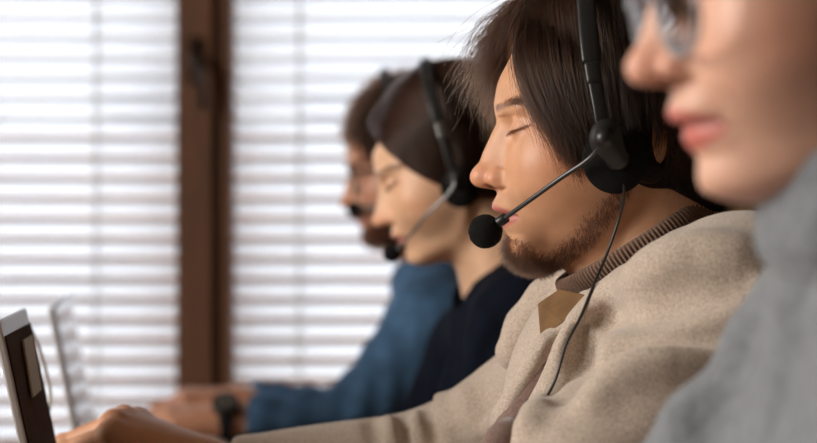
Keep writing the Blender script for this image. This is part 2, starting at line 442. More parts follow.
def surf_hairs(v, F, mask, n, length, direction, seed=0, K=5, curl=.3, spread=.35):
    """short hairs rooted on faces selected by vertex weight mask; direction(v)->(n,3)"""
    r = np.random.default_rng(seed); fw = mask[F].mean(1)
    a = v[F[:, 0]]; ar = np.linalg.norm(np.cross(v[F[:, 2]]-a, v[F[:, 3]]-v[F[:, 1]]), axis=1)
    pr = fw*ar; pr = pr/pr.sum(); idx = r.choice(len(F), n, p=pr)
    q = v[F[idx]]; uv = r.uniform(0, 1, (n, 2, 1))
    root = (q[:, 0]*(1-uv[:, 0])+q[:, 1]*uv[:, 0])*(1-uv[:, 1])+(q[:, 3]*(1-uv[:, 0])+q[:, 2]*uv[:, 0])*uv[:, 1]
    nr = np.cross(q[:, 2]-q[:, 0], q[:, 3]-q[:, 1]); nr /= np.linalg.norm(nr, axis=1, keepdims=True)
    d = direction(root)+nr*0.55+r.normal(0, spread, (n, 3)); d /= np.linalg.norm(d, axis=1, keepdims=True)
    L = length*r.uniform(.6, 1.2, (n, 1))*(fw[idx][:, None]*.6+.4)
    t = np.linspace(0, 1, K)[None, :, None]
    S = root[:, None]+d[:, None]*L[:, None]*t+(direction(root)-nr*.3)[:, None]*L[:, None]*curl*t**2
    return S

# ------------------------------------------------------------------ hands
def hand_sdf(p, wr, fwd, up, side, curl=(28, 35, 25), thumb=1, spread=0.06, size=1.0, lift=0.0):
    """palm + five jointed fingers.  wr: wrist, fwd: towards fingers, up: back of hand, side: towards the thumb"""
    fwd, up, side = [np.array(a, float)/np.linalg.norm(a) for a in (fwd, up, side)]
    wr = np.array(wr, float); s = size
    def P(a, b, c): return wr+(fwd*a+side*b+up*c)*s
    f = cap(p, P(-.03, 0, 0), P(.0, 0, 0), .026*s, .025*s)
    f = smin(f, cap(p, P(0, .008, 0), P(.085, .028, 0), .019*s, .0135*s), .014)
    f = smin(f, cap(p, P(0, 0, 0), P(.088, .008, .002), .019*s, .0135*s), .014)
    f = smin(f, cap(p, P(0, -.005, 0), P(.084, -.012, .001), .018*s, .013*s), .014)
    f = smin(f, cap(p, P(0, -.012, 0), P(.075, -.031, -.002), .017*s, .012*s), .014)
    L = [(.044, .026, .021), (.049, .030, .022), (.045, .028, .021), (.034, .021, .019)]
    b0 = [(.088, .028, 0), (.092, .009, .002), (.087, -.011, .001), (.077, -.030, -.002)]
    for i in range(4):
        ang = 0; q = P(*b0[i]); sp = spread*(1.5-i); pts = [q]
        for j in range(3):
            ang += math.radians(curl[j]+(i*3 if j == 0 else 0)); d = fwd*math.cos(ang)-up*math.sin(ang)+side*sp
            d /= np.linalg.norm(d); q = q+d*L[i][j]*s; pts.append(q)
        r = [.0098, .0088, .0080, .0066] if i < 3 else [.0085, .0076, .0068, .0057]
        fg = None
        for j in range(3):
            g = cap(p, pts[j], pts[j+1], r[j]*s, r[j+1]*s); fg = g if fg is None else smin(fg, g, .003)
            if j: fg = smin(fg, sph(p, pts[j], (r[j]+.0006)*s), .004)
        f = smin(f, fg, .005)
        f = smin(f, sph(p, P(b0[i][0], b0[i][1], b0[i][2]+.003), .0105*s), .006)
    t = [P(.012, .020, -.004), P(.045, .046, -.014), P(.075, .056, -.020), P(.100, .056, -.024)]
    th = smin(cap(p, t[0], t[1], .016*s, .0125*s), cap(p, t[1], t[2], .0118*s, .0100*s), .006); th = smin(th, cap(p, t[2], t[3], .0102*s, .0080*s), .003)
    return smin(f, th, .010)

# ================================================================== MAN IN THE CREAM JACKET (in focus)
def solid(f, name, lo, hi, h, m, parent=None, tint=None):
    v, F = surf(f, lo, hi, h); return mesh_obj(name, v, F, m, parent, True, tint(v) if tint else None)
def person(name, loc, label, group=None):
    o = empty(name, loc); tag(o, label, 'person', group); return o
def adopt(root, *obs):
    bpy.context.view_layer.update()
    for o in obs:
        o.parent = root; o.matrix_parent_inverse = Matrix.Translation(-root.location)
def skin_part(f, lo, hi, h, tintf):
    v, F = surf(f, lo, hi, h); return v, F, tintf(v)
def body_from(parts, name='body'):
    n = 0; V = []; FF = []; T = []
    for v, F, t in parts: V.append(v); FF.append(F+n); T.append(t); n += len(v)
    return mesh_obj(name, np.concatenate(V), np.concatenate(FF), SKIN, None, True, np.concatenate(T))
def flat_tint(col):
    def g(v):
        c = np.tile(np.array(col), (len(v), 1)); return c*(1+0.07*wav(*v.T, 120, 9))[:, None]
    return g

def build_man_c():
    H = Head(stub=0.8, skin=(0.57, 0.305, 0.175), brow=1.15, earx=641)
    fr = frame(622, 150, 1.48)
    v, F = surf(lambda p: H.sdf(p), (-.125, -.1, -.16), (.125, .1, .165), .00135)
    T = H.tint(v); vw = to_world(v, fr)
    # ---- limbs under the clothes
    shN, elN, wrN = at(745, 322, 1.32), at(585, 505, 1.27), at(400, 560, 1.36)
    shF, elF, wrF = at(600, 378, 1.62), at(445, 468, 1.70), at(214, 474, 1.70)
    chest, belly, pelvis = at(682, 412, 1.47), at(700, 620, 1.47), at(770, 900, 1.47)
    nb = at(655, 330, 1.48)
    def core(p):
        f = chain(p, [at(650, 250, 1.48), nb, chest], [.055, .058, .09], .02)
        f = smin(f, chain(p, [chest, belly, pelvis], [.10, .12, .13], .03), .03)
        f = smin(f, chain(p, [nb, shN, elN, wrN], [.05, .05, .038, .026], .02), .03)
        return smin(f, chain(p, [nb, shF, elF, wrF], [.05, .05, .036, .026], .02), .03)
    skn = flat_tint((0.50, 0.27, 0.16))
    bc = skin_part(core, (-.30, 1.15, .50), (.48, 1.85, 1.14), .006, skn)
    hf = lambda p: hand_sdf(p, wrF+np.array([-.005, 0, .004]), (-1, -.05, .50), (.45, -.35, 1), (-.1, -1, -.2), (46, 46, 34), size=1.0)
    hb = skin_part(hf, wrF-np.array([.24, .11, .12]), wrF+np.array([.06, .11, .12]), .002, flat_tint((0.55, 0.28, 0.16)))
    hn = lambda p: hand_sdf(p, wrN, (-1, .15, -.1), (0, 0, 1), (0, 1, 0), (25, 35, 25))
    hnb = skin_part(hn, wrN-np.array([.24, .12, .12]), wrN+np.array([.06, .12, .09]), .003, flat_tint((0.42, 0.19, 0.10)))
    root = person('person', at(770, 900, 1.47)*[1, 1, 0]+[0, 0, .5], 'man in cream wool jacket wearing a headset, sharp in focus, goatee, looking down')
    body = body_from([(vw, F, T), bc, hb, hnb])
    # ---- sweater and jacket
    def sweater(p):
        f = smin(chain(p, [nb+[0, 0, -.01], chest], [.062, .118], .02), chain(p, [chest, belly, pelvis], [.122, .135, .15], .03), .03)
        return f+.0008*np.sin(p[1]*900+p[0]*500)
    def jk0(p):
        f = smin(cap(p, at(672, 330, 1.47), chest, .078, .136), chain(p, [chest, belly, pelvis], [.136, .155, .17], .03), .03)
        f = smin(f, cap(p, at(705, 305, 1.42), shN, .060, .070), .03)
        f = smin(f, chain(p, [shN, elN, wrN], [.071, .060, .047], .02), .022)
        f = smin(f, cap(p, at(640, 350, 1.52), shF, .055, .066), .03)
        f = smin(f, chain(p, [shF, elF, at(250, 474, 1.70)], [.068, .052, .036], .02), .02)
        return f
    cache = {}
    def hit(px, py, d=0):
        q = march(jk0, px, py)
        return None if q is None else q+np.array([0, d, 0])
    def ridge(pts, d=0):
        pts = [(p_[0]+(q_[0]-p_[0])*t_/4, p_[1]+(q_[1]-p_[1])*t_/4) for p_, q_ in zip(pts[:-1], pts[1:]) for t_ in range(4)]+[pts[-1]]
        out = [hit(*a, d) for a in pts]; return [a for a in out if a is not None]
    # near lapel roll, folds (raised) and creases (cut)
    roll = ridge([(672, 256), (635, 280), (604, 298), (582, 324), (568, 352), (554, 384), (530, 426)])
    far_l = ridge([(545, 345), (530, 372), (512, 400), (492, 430)])
    gap = ridge([(566, 328), (556, 348), (545, 372), (531, 397), (516, 420), (498, 450), (480, 485), (462, 520)])
    folds = [(ridge([(592, 400), (612, 380), (640, 362), (675, 352), (730, 352)]), .006), (ridge([(620, 295), (655, 270), (700, 250), (750, 250)]), .012),
             (ridge([(385, 415), (393, 443)]), .005), (ridge([(412, 408), (422, 443)]), .005), (ridge([(438, 400), (452, 440)]), .005), (ridge([(462, 390), (476, 430)]), .004)]
    cuts = [(ridge([(590, 368), (602, 357), (618, 348), (641, 340), (697, 337), (735, 337)]), .0065), (ridge([(582, 330), (583, 350), (578, 374), (562, 398)]), .0085),
            (ridge([(403, 412), (409, 443)]), .004), (ridge([(428, 404), (438, 443)]), .004), (ridge([(372, 420), (378, 443)]), .004), (ridge([(600, 319), (636, 312), (678, 300), (740, 288)]), .010)]
    tp = lambda r, n: list(r*(.3+.7*np.sin(np.pi*np.linspace(0.02, .98, n))))
    gap_s = [g_+np.array([.003, .019, 0]) for g_ in gap[5:]]
    def jacket(p):
        f = jk0(p)
        f = smin(f, chain(p, roll, [.010]*len(roll), .004), .014)
        f = smin(f, chain(p, far_l, [.007]*len(far_l), .004), .012)
        for g, r in folds:
            if len(g) > 1: f = smin(f, chain(p, g, tp(r, len(g)), .006), .022)
        for g, r in cuts:
            if len(g) > 1: f = smax(f, -chain(p, g, tp(r, len(g)), .004), .014)
        f = smax(f, -chain(p, gap, list(np.linspace(.004, .012, len(gap))), .004), .005)
        f = smax(f, -cap(p, at(640, 200, 1.48), at(648, 330, 1.48), .074, .066), .008)
        f = f+.0013*wav(*p, 30, 1)+.0004*wav(*p, 110, 2)
        f = smax(f, -(p[0]-at(232, 0, 1.70)[0])*1.0, .003)      # cuff end of the far sleeve
        return f
    _j = jacket
    nC = np.array([-math.sin(math.radians(35)), 0, math.cos(math.radians(35))]); cC = at(642, 258, 1.48)
    def jacket(p):
        f = _j(p); pl = (p[0]-cC[0])*nC[0]+(p[2]-cC[2])*nC[2]
        ra = np.sqrt((p[1]-1.48)**2+((p[0]-cC[0])*.82+(p[2]-cC[2])*.57)**2)
        f = smax(f, -smax(ra-.084, -(pl+.015), .008), .006)
        return smax(f, -smax(ra-.066, -(pl+.035), .01), .006)
    _k = jacket
    lap = [at(515, 352, 1.56), at(530, 328, 1.565), at(551, 303, 1.56), at(574, 290, 1.545), at(600, 285, 1.53)]
    def jacket(p): return smin(_k(p), chain(p, lap, [.016, .019, .020, .017, .012], .01), .012)
    jk = solid(jacket, 'jacket', (-.25, 1.14, .50), (.52, 1.82, 1.16), .003, M['wool'])
    swf = lambda p: smin(sweater(p), chain(p, gap_s, [.012]*len(gap_s), .004), .006)
    sw = solid(swf, 'sweater', (-.1, 1.2, .5), (.5, 1.75, 1.13), .003, M['mauve'])
    # ---- rolled rib-knit collar
    def ribbed_band(cen, ax, tilt, rx, ry, a, b, nrib, name, m, px=None):
        nu, nv = 1400, 26; V = []
        for i in range(nu):
            t = 2*math.pi*i/nu; ct, st = math.cos(t), math.sin(t)
            for j in range(nv):
                q = 2*math.pi*j/nv; rr = 1+0.16*math.sin(nrib*t+0.25*math.sin(2*q))
                o = a*rr*math.cos(q); h = b*math.sin(q)
                x, y, z = (rx+o+h*.25)*ct, (ry+o)*st, h
                V.append((x, y, z))
        V = np.array(V); R = np.array(Matrix.Rotation(tilt, 3, 'Y')); V = V@R.T+cen
        i = np.arange(nu)[:, None]; j = np.arange(nv)[None]
        F = np.stack([i*nv+j, ((i+1) % nu)*nv+j, ((i+1) % nu)*nv+(j+1) % nv, i*nv+(j+1) % nv], -1).reshape(-1, 4)
        return mesh_obj(name, V, F, m)
    col = ribbed_band(at(641, 249, 1.48), None, math.radians(-32), .0635, .063, .0060, .0140, 128, 'knit_collar', M['knit'])
    # ---- tan collar flap
    fp = [(538, 304), (560, 289), (590, 296), (586, 306), (562, 322), (541, 340)]
    base = [hit(px, py, -.006) for px, py in fp]
    Y = [1.44, 1.43, 1.40, 1.395, 1.41, 1.435]; Y = [min(y, (b[1]+.003) if b is not None else y) for y, b in zip(Y, base)]
    P3 = [at(px, py, y) for (px, py), y in zip(fp, Y)]
    mb = MB(); nn = len(P3); off = np.array([0, .005, 0]); mb.add([*P3, *[q+off for q in P3]], [list(range(nn))[::-1], [nn+i for i in range(nn)]]+[[i, (i+1) % nn, nn+(i+1) % nn, nn+i] for i in range(nn)])
    flap = mb.build('collar_flap', M['suede'], bevel=.001)
    tag(flap, 'tan suede collar flap'); tag(col, 'brown ribbed turtleneck collar')
    # ---- hair
    def Q(px, py, y): return H.pt(px, y, py)
    part = [(-20+0, 0)]
    K = 16
    side = [ # near-side curtain: from the parting down over temple, ear and nape
        [Q(545, -8, .005), Q(522, 25, .030), Q(516, 62, .052), Q(526, 100, .068), Q(548, 140, .078), Q(566, 176, .080)],
        [Q(560, -18, .005), Q(535, 20, .040), Q(530, 62, .064), Q(542, 105, .078), Q(560, 140, .083), Q(578, 172, .084)],
        [Q(580, -26, .005), Q(560, 20, .050), Q(556, 70, .078), Q(566, 115, .086), Q(578, 145, .087), Q(590, 168, .086)],
        [Q(605, -30, .005), Q(592, 20, .055), Q(590, 70, .082), Q(594, 115, .088), Q(600, 145, .088), Q(606, 170, .086)],
        [Q(635, -30, .005), Q(630, 10, .055), Q(632, 45, .080), Q(634, 75, .084), Q(634, 95, .085), Q(634, 112, .086)],
        [Q(665, -24, .005), Q(668, 20, .052), Q(674, 70, .078), Q(670, 100, .080), Q(658, 135, .078), Q(652, 180, .070)],
        [Q(695, -8, .005), Q(702, 30, .045), Q(708, 75, .066), Q(704, 120, .066), Q(694, 155, .058), Q(684, 190, .050)],
        [Q(712, 10, .0), Q(728, 50, .02), Q(735, 95, .030), Q(728, 130, .030), Q(712, 165, .030), Q(700, 195, .025)]]
    S1 = guides(side, 9500, K, (.0022, .004), 1, cl=9)
    off = RNG.uniform(.002, .010, (len(S1), 1))
    S1 = drape(H, S1, off)
    wisps = [[Q(545, -8, .004), Q(520, 22, .022), Q(511, 50, .040), Q(514, 82, .055), Q(524, 112, .064), Q(538, 142, .071)],
             [Q(555, -12, .005), Q(526, 22, .034), Q(521, 60, .056), Q(532, 100, .072), Q(552, 138, .079), Q(564, 180, .080)],
             [Q(560, -15, .005), Q(536, 22, .040), Q(532, 62, .064), Q(550, 110, .078), Q(568, 150, .083), Q(577, 184, .084)]]
    S1b = drape(H, guides(wisps, 700, K, (.0016, .005), 12), RNG.uniform(.0015, .006, (700, 1)))
    fars = [ # far-side fringe hanging beyond the forehead
        [Q(548, -10, -.002), Q(518, 4, -.015), Q(499, 24, -.028), Q(486, 50, -.036), Q(480, 80, -.040)],
        [Q(548, -12, -.002), Q(518, 10, -.014), Q(502, 34, -.026), Q(493, 62, -.034), Q(491, 96, -.040)],
        [Q(552, -12, -.002), Q(522, 10, -.018), Q(508, 34, -.034), Q(500, 62, -.046), Q(500, 94, -.052)],
        [Q(565, -18, -.002), Q(530, 10, -.03), Q(518, 40, -.055), Q(520, 80, -.070), Q(532, 120, -.075)],
        [Q(600, -28, -.002), Q(580, 10, -.045), Q(572, 60, -.075), Q(578, 110, -.084), Q(590, 160, -.082)],
        [Q(650, -28, -.002), Q(655, 20, -.045), Q(660, 70, -.075), Q(660, 120, -.078), Q(656, 170, -.070)],
        [Q(700, -8, -.002), Q(712, 40, -.04), Q(716, 85, -.055), Q(708, 130, -.055), Q(695, 180, -.045)]]
    S2 = drape(H, guides(fars, 3200, K, (.0032, .0125), 2, cl=9), RNG.uniform(.002, .012, (3200, 1)))
    S = np.concatenate([S1, S1b, S2]); hair = curves_obj('hair', to_world(S, fr), .00017, HAIR['c'], None)
    # under-layer following the scalp so that no skin shows through
    def capf(p):
        x, y, z = p; px = H.X0-x*H.S; py = H.Z0-z*H.S
        f = H.sdf(p, True)-.0035
        line = np.interp(py, [-60, 30, 60, 100, 140, 165, 200], [500, 524, 536, 552, 572, 588, 660])   # hairline
        lm = np.interp(np.abs(y), [0, .03, .06], [14, 4, 0])
        f = smax(f, (line+lm*0-px)/H.S, .004)
        f = smax(f, -ell((x, np.abs(y), z), (H.u(646), .085, H.w(142)), (.0055, .03, .019)), .004)
        return smax(f, (py-190-np.clip((px-660)*.5, 0, 22))/H.S, .004)
    sc = H; cv, cF = surf(capf, (-.125, -.1, -.06), (.1, .1, .165), .003); capo = mesh_obj('scalp', to_world(cv, fr), cF, M['scalp'])
    # brow, lashes, goatee and stubble
    br = []
    pyv, pxv, yv = H.Z0-v[:, 2]*H.S, H.X0-v[:, 0]*H.S, np.abs(v[:, 1])
    lineb = 109-(pxv-497)*.20+np.maximum(0, pxv-520)*.35
    mb_ = np.clip(1.3-np.abs(pyv-lineb)/3.6, 0, 1)*(pxv < 540)*(yv > .007)*(yv < .056)
    S3 = surf_hairs(v, F, mb_, 1500, .0075, lambda r: np.stack([-np.ones(len(r))*.9, np.sign(r[:, 1])*.5, np.full(len(r), .30)], 1), 3, spread=.2)
    sl = 134.5-(pxv-509)*.36
    ml = np.clip(1-np.abs(pyv-sl)/1.4, 0, 1)*(pxv < 534)*(yv > .016)*(yv < .049)
    S4 = surf_hairs(v, F, ml, 550, .0062, lambda r: np.stack([np.ones(len(r))*.9, np.sign(r[:, 1])*.25, np.full(len(r), -.55)], 1), 4, curl=.1, spread=.12)
    zlow = np.clip((pyv-228)/8, 0, 1)
    goat = zlow*np.clip(1-(yv/.030)**4, 0, 1)*np.clip((560-pxv)/14, 0, 1)*(1-.9*np.exp(-((yv-.014)/.006)**2-((pyv-246)/9)**2))*np.clip((pyv-(232+(pxv-505)*.35))/6, 0, 1)
    S5 = surf_hairs(v, F, goat, 4200, .0085, lambda r: np.stack([np.ones(len(r))*.15, r[:, 1]*6, -np.ones(len(r))], 1), 5, curl=.3, spread=.65)
    jawm = np.clip((pyv-np.interp(pxv, [500, 520, 545, 565, 585, 605], [236, 246, 246, 230, 206, 178]))/14, 0, 1)*np.clip((np.interp(pxv, [500, 530, 560, 590, 612, 625], [292, 284, 270, 246, 212, 190])-pyv)/9, 0, 1)*(pxv > 512)*(pxv < 622)
    S6 = surf_hairs(v, F, jawm, 6000, .0042, lambda r: np.stack([-np.ones(len(r))*.3, r[:, 1]*3, -np.ones(len(r))], 1), 6, curl=.2, spread=.35)
    mus = np.exp(-((pyv-199)/5)**2)*(pxv < 522)*(yv < .03)
    S7 = surf_hairs(v, F, mus, 260, .0022, lambda r: np.stack([np.zeros(len(r)), r[:, 1]*30, -np.ones(len(r))], 1), 7)
    beard = curves_obj('beard', to_world(np.concatenate([S5, S6]), fr), .00012, HAIR['beard'], None)
    brow = curves_obj('eyebrows', to_world(S3, fr), .00011, HAIR['beard'], None)
    lash = curves_obj('eyelashes', to_world(S4, fr), .00010, HAIR['beard'], None)
    hd = solid(lambda p: chain(p, [at(706, 224, 1.56), at(722, 212, 1.50), at(756, 214, 1.42)], [.014, .018, .016], .01), 'hood_lining', at(722, 212, 1.5)-.12, at(722, 212, 1.5)+.12, .003, M['suede'])
    adopt(root, hd, body, sw, jk, col, flap, hair, capo, beard, brow, lash)
    return H, fr, hit

# ---- headset: band, slider, ear cushion, housing, boom, microphone foam
def headset(px, cab=None, rcup=.0205, label='', band=None, Yn=1.385, mic=None, boom=None, mic_r=.0125, arm=None, top=None, far=None, group=None, k=1.0):
    """px: image position of the ear cup centre, arm: points of the band's near arm from the cup upward"""
    c = at(px[0], px[1], Yn)
    root = empty('headset', c); tag(root, label, 'headset', group); parts = []
    def cup(p):
        f = ell(p, c+[0, .012*k, 0], (.0240*k, .011*k, .0255*k)); return f
    parts.append(solid(cup, 'ear_cushion', c-.04*k, c+.04*k, .0015*k, M['foam']))
    hs = at(arm[0][0], arm[0][1], Yn-.010*k)
    def hous(p):
        f = ell(p, hs+[0.002, .004*k, 0], (.0120*k, .0075*k, .0145*k)); f = smin(f, cap(p, hs, c, .007*k, .009*k), .006*k)
        return smin(f, sph(p, hs+[0, -.004*k, 0], .0065*k), .002)
    parts.append(solid(hous, 'housing', hs-.04*k, hs+.04*k, .0012*k, M['black']))
    A = spline(arm3 := [at(a, b, Yy) for a, b, Yy in arm], 40)
    mb = MB(); mb.tube(A[:20], .0046*k, 16, flat=(.45, 1.05), up=(0, 1, 0)); parts.append(mb.build('slider', M['black'], None, True))
    mb = MB(); mb.tube(A[17:24], .0054*k, 16, flat=(.5, 1.05), up=(0, 1, 0)); parts.append(mb.build('slider_collar', M['steel'] if k != 1 else M['black'], None, True))
    B = A[23:]+spline([arm3[-1]]+[np.array(q) for q in top], 60)[1:]
    mb = MB(); mb.tube(B, .0068*k, 16, flat=(.38, 1.0), up=(0, 1, 0)); parts.append(mb.build('headband', M['black'], None, True))
    if far is not None:
        parts.append(solid(lambda p: ell(p, far, (.024*k, .011*k, .0255*k)), 'ear_cushion', far-.04, far+.04, .002, M['foam']))
    bs = hs+np.array([0, -.006*k, 0])
    bp = spline([bs]+[at(*b) for b in boom], 30)
    mb = MB(); n = len(bp); mb.tube(bp, [(.0028-.0010*min(1, i/6))*k for i in range(n)], 12); parts.append(mb.build('microphone_boom', M['darkmetal'] if k == 1 else M['steel'], None, True))
    m = at(*mic)
    e = bp[-1]; d = (m-e)/np.linalg.norm(m-e)
    mb = MB(); mb.tube([e-d*.006, e-d*.005, e+d*.003, e+d*.005], [.0028*k, .0040*k, .0040*k, .0030*k], 14); parts.append(mb.build('microphone_collar', M['black'], None, True))
    parts.append(solid(lambda p: sph(p, m, mic_r)+.0003*wav(*p, 900, 4), 'microphone_foam', m-mic_r*1.4, m+mic_r*1.4, mic_r/14, M['foam']))
    if cab:
        mb = MB(); mb.tube(spline([at(*q) for q in cab], 60), .0011, 8); parts.append(mb.build('headset_cable', M['cable'], None, True))
    adopt(root, *parts); return root

HC, frC, hitC = build_man_c()
def cabpt(px, py):
    q = hitC(px, py); return (px, py, (q[1] if q is not None else 1.40)-.016)
headset((617, 158), label='sharp black headset with foam microphone on man in cream jacket', Yn=1.376,
        arm=[(604, 138, 1.372), (600, 110, 1.370), (593, 72, 1.376), (589, 40, 1.384), (586, 0, 1.402)],
        top=[at(586, -22, 1.435), at(592, -42, 1.48), at(590, -22, 1.53), at(592, 40, 1.57), at(605, 110, 1.582)], far=at(617, 150, 1.568),
        boom=[(590, 158, 1.372), (560, 178.5, 1.388), (530, 200, 1.408), (501, 221, 1.432)], mic=(485.5, 231.5, 1.438), mic_r=.0128,
        cab=[(622, 176, 1.380), (624, 196, 1.385), (618, 222, 1.395), (606, 256, 1.395), (594, 284, 1.385), cabpt(580, 318), cabpt(566, 345), cabpt(556, 378), cabpt(545, 400)])


# ================================================================== generic seated colleague
def smooth_brow(P): return P
FEM_PROF = [(a, b+(2.0 if 80 < a < 118 else 0)+(1.2 if 131 <= a <= 160 else 0)) for a, b in Head.PROF]
FEM_PROF = [(a, (505.5 if a == 240 else 504.5 if a == 247 else 506 if a == 254 else b)) for a, b in FEM_PROF]
def spectacles(fr, H, m, label, cx=501, cz=136, rx=.0255, rz=.0205, th=.0016, wide=.0335):
    def L2W(p): return tuple(np.array(p)@fr[0].T+fr[1])
    bx, bz = H.u(cx), H.w(cz); parts = []
    root = empty('glasses', L2W((bx, 0, bz))); tag(root, label, 'glasses')
    for sg in (1, -1):
        ring = []; fan = []
        for i in range(41):
            t = 2*math.pi*i/40; c, s2 = math.cos(t), math.sin(t)
            q = (bx-.006*abs(c)*(1 if c*sg > 0 else .2)-.003*s2*0-.10*rz*(-s2), sg*wide+rx*math.copysign(abs(c)**.85, c), bz+rz*math.copysign(abs(s2)**.85, s2)); ring.append(L2W(q))
        mb = MB(); mb.tube(ring, th, 10); rim = mb.build('rim', m, None, True); parts.append(rim)
        mb = MB(); n = 40; a = np.array(ring[:n]); nrm = fr[0]@np.array([1, 0, 0])*.0008
        mb.add([*(a+nrm), *(a-nrm)], [list(range(n)), [n+i for i in range(n)][::-1]]+[[i, n+i, n+(i+1) % n, (i+1) % n] for i in range(n)])
        parts.append(mb.build('lens', M['lens'], None))
        mb = MB(); mb.tube(spline([L2W(q) for q in [(bx-.004, sg*(wide+rx), bz+.008), (bx-.02, sg*.069, bz+.009), (bx-.07, sg*.0745, bz+.010), (H.u(628), sg*.078, H.w(122)), (H.u(640), sg*.078, H.w(140))]], 20), th*1.1, 10)
        parts.append(mb.build('temple', m, None, True))
    mb = MB(); mb.tube(spline([L2W((bx, wide-rx, bz+.004)), L2W((bx+.002, 0, bz+.008)), L2W((bx, -wide+rx, bz+.004))], 10), th, 10); parts.append(mb.build('bridge', m, None, True))
    adopt(root, *parts); return root

def cap_obj(H, fr, hairline, off=.004, low=195, m=None, h=.004, rough=0):
    """close-fitting layer of hair on the skull; hairline: (py list, px list) in head-table units"""
    def capf(p):
        x, y, z = p; px = H.X0-x*H.S; py = H.Z0-z*H.S
        f = H.sdf(p, False)-off
        if rough: f = f+rough*wav(x, y, z, 140, 6)
        f = smax(f, (np.interp(py, *hairline)-8*np.exp(-(np.abs(y)/.02)**2)-px)/H.S, .004)
        return smax(f, (py-low)/H.S, .006)
    cv, cF = surf(capf, (-.15, -.115, -.08), (.13, .115, .19), h)
    return cv, cF, mesh_obj('scalp', to_world(cv, fr), cF, m or M['scalp'])

def colleague(H, fr, J, cloth, label, hands, skin_hand, cname='jacket', res=.0025, clothres=.005, neckw=None):
    """J: joints dict; builds body mesh + clothing; returns root, body, cloth"""
    v, F = surf(lambda p: H.sdf(p), (-.125, -.1, -.16), (.13, .1, .165), res); T = H.tint(v); parts = [(to_world(v, fr), F, T)]
    nk = J['neck']
    def core(p):
        f = chain(p, [nk[0], nk[1], J['chest']], [.050, .054, .08], .02)
        f = smin(f, chain(p, [J['chest'], J['belly']], [.09, .11], .03), .03)
        for a in ('N', 'F'):
            f = smin(f, chain(p, [nk[1], J['sh'+a], J['el'+a], J['wr'+a]], [.045, .042, .034, .024], .02), .02)
        return f
    pts = np.array([nk[0], nk[1], J['chest'], J['belly']]+[J[k+a] for k in ('sh', 'el', 'wr') for a in ('N', 'F')])
    lo, hi = pts.min(0)-.17, pts.max(0)+.17
    parts.append(skin_part(core, lo, hi, .007, flat_tint(skin_hand)))
    for wr, fwd, up, side, curl in hands:
        g = lambda p, a=wr, b=fwd, c=up, d=side, e=curl: hand_sdf(p, a, b, c, d, e, size=.95)
        parts.append(skin_part(g, np.array(wr)-[.24, .13, .13], np.array(wr)+[.08, .13, .13], .0028, flat_tint(skin_hand)))
    body = body_from(parts)
    R = J['r']
    def cl(p):
        f = smin(cap(p, nk[1], J['chest'], R['neck'], R['chest']), chain(p, [J['chest'], J['belly']], [R['chest'], R['chest']*1.12], .03), .03)
        for a in ('N', 'F'):
            f = smin(f, cap(p, nk[1], J['sh'+a], R['neck']*.8, R['sh']), .03)
            f = smin(f, chain(p, [J['sh'+a], J['el'+a], J['wr'+a]], [R['sh'], R['el'], R['wr']], .02), .022)
            d = np.array(J['wr'+a])-np.array(J['el'+a]); d /= np.linalg.norm(d); w_ = J['wr'+a]+d*J.get('cuff', 0)
            far = np.sqrt((p[0]-w_[0])**2+(p[1]-w_[1])**2+(p[2]-w_[2])**2)-.10
            f = np.where(far < 0, smax(f, (p[0]-w_[0])*d[0]+(p[1]-w_[1])*d[1]+(p[2]-w_[2])*d[2], .003), f)
            # sleeve folds, rings around the forearm and elbow
            e = J['el'+a]; dd = np.sqrt((p[0]-e[0])**2+(p[1]-e[1])**2+(p[2]-e[2])**2)
            t = (p[0]-e[0])*d[0]+(p[1]-e[1])*d[1]+(p[2]-e[2])*d[2]
            f = f+.0035*np.sin(t*150+3*wav(*p, 20, 8))*np.exp(-(dd/.13)**2)
        f = f+.0035*wav(*p, 34, 21)+.0012*wav(*p, 90, 22)
        return f if J.get('nocut') else smax(f, -cap(p, nk[0], nk[1]+np.array([-.01, 0, 0]), .060, .058), .006)
    if J.get('cuts'):
        ch = []
        for pts_, r_ in J['cuts']:
            g = [march(cl, *q, y0=.4) for q in pts_]; ch.append(([q for q in g if q is not None], r_))
        cl0 = cl
        def cl(p):
            f = cl0(p)
            for g, r_ in ch:
                if len(g) > 1: f = smax(f, -chain(p, g, [r_]*len(g), .004), .02)
            return f
    cv, cF = surf(cl, lo, hi, clothres); co_ = mesh_obj(cname, cv, cF, cloth)
    b = J['belly']; root = person('person', (b[0], b[1], b[2]-.1), label)
    return root, body, co_, (v, F), cl

def mirror(paths): return [[np.array([q[0], -q[1], q[2]]) for q in p] for p in paths]

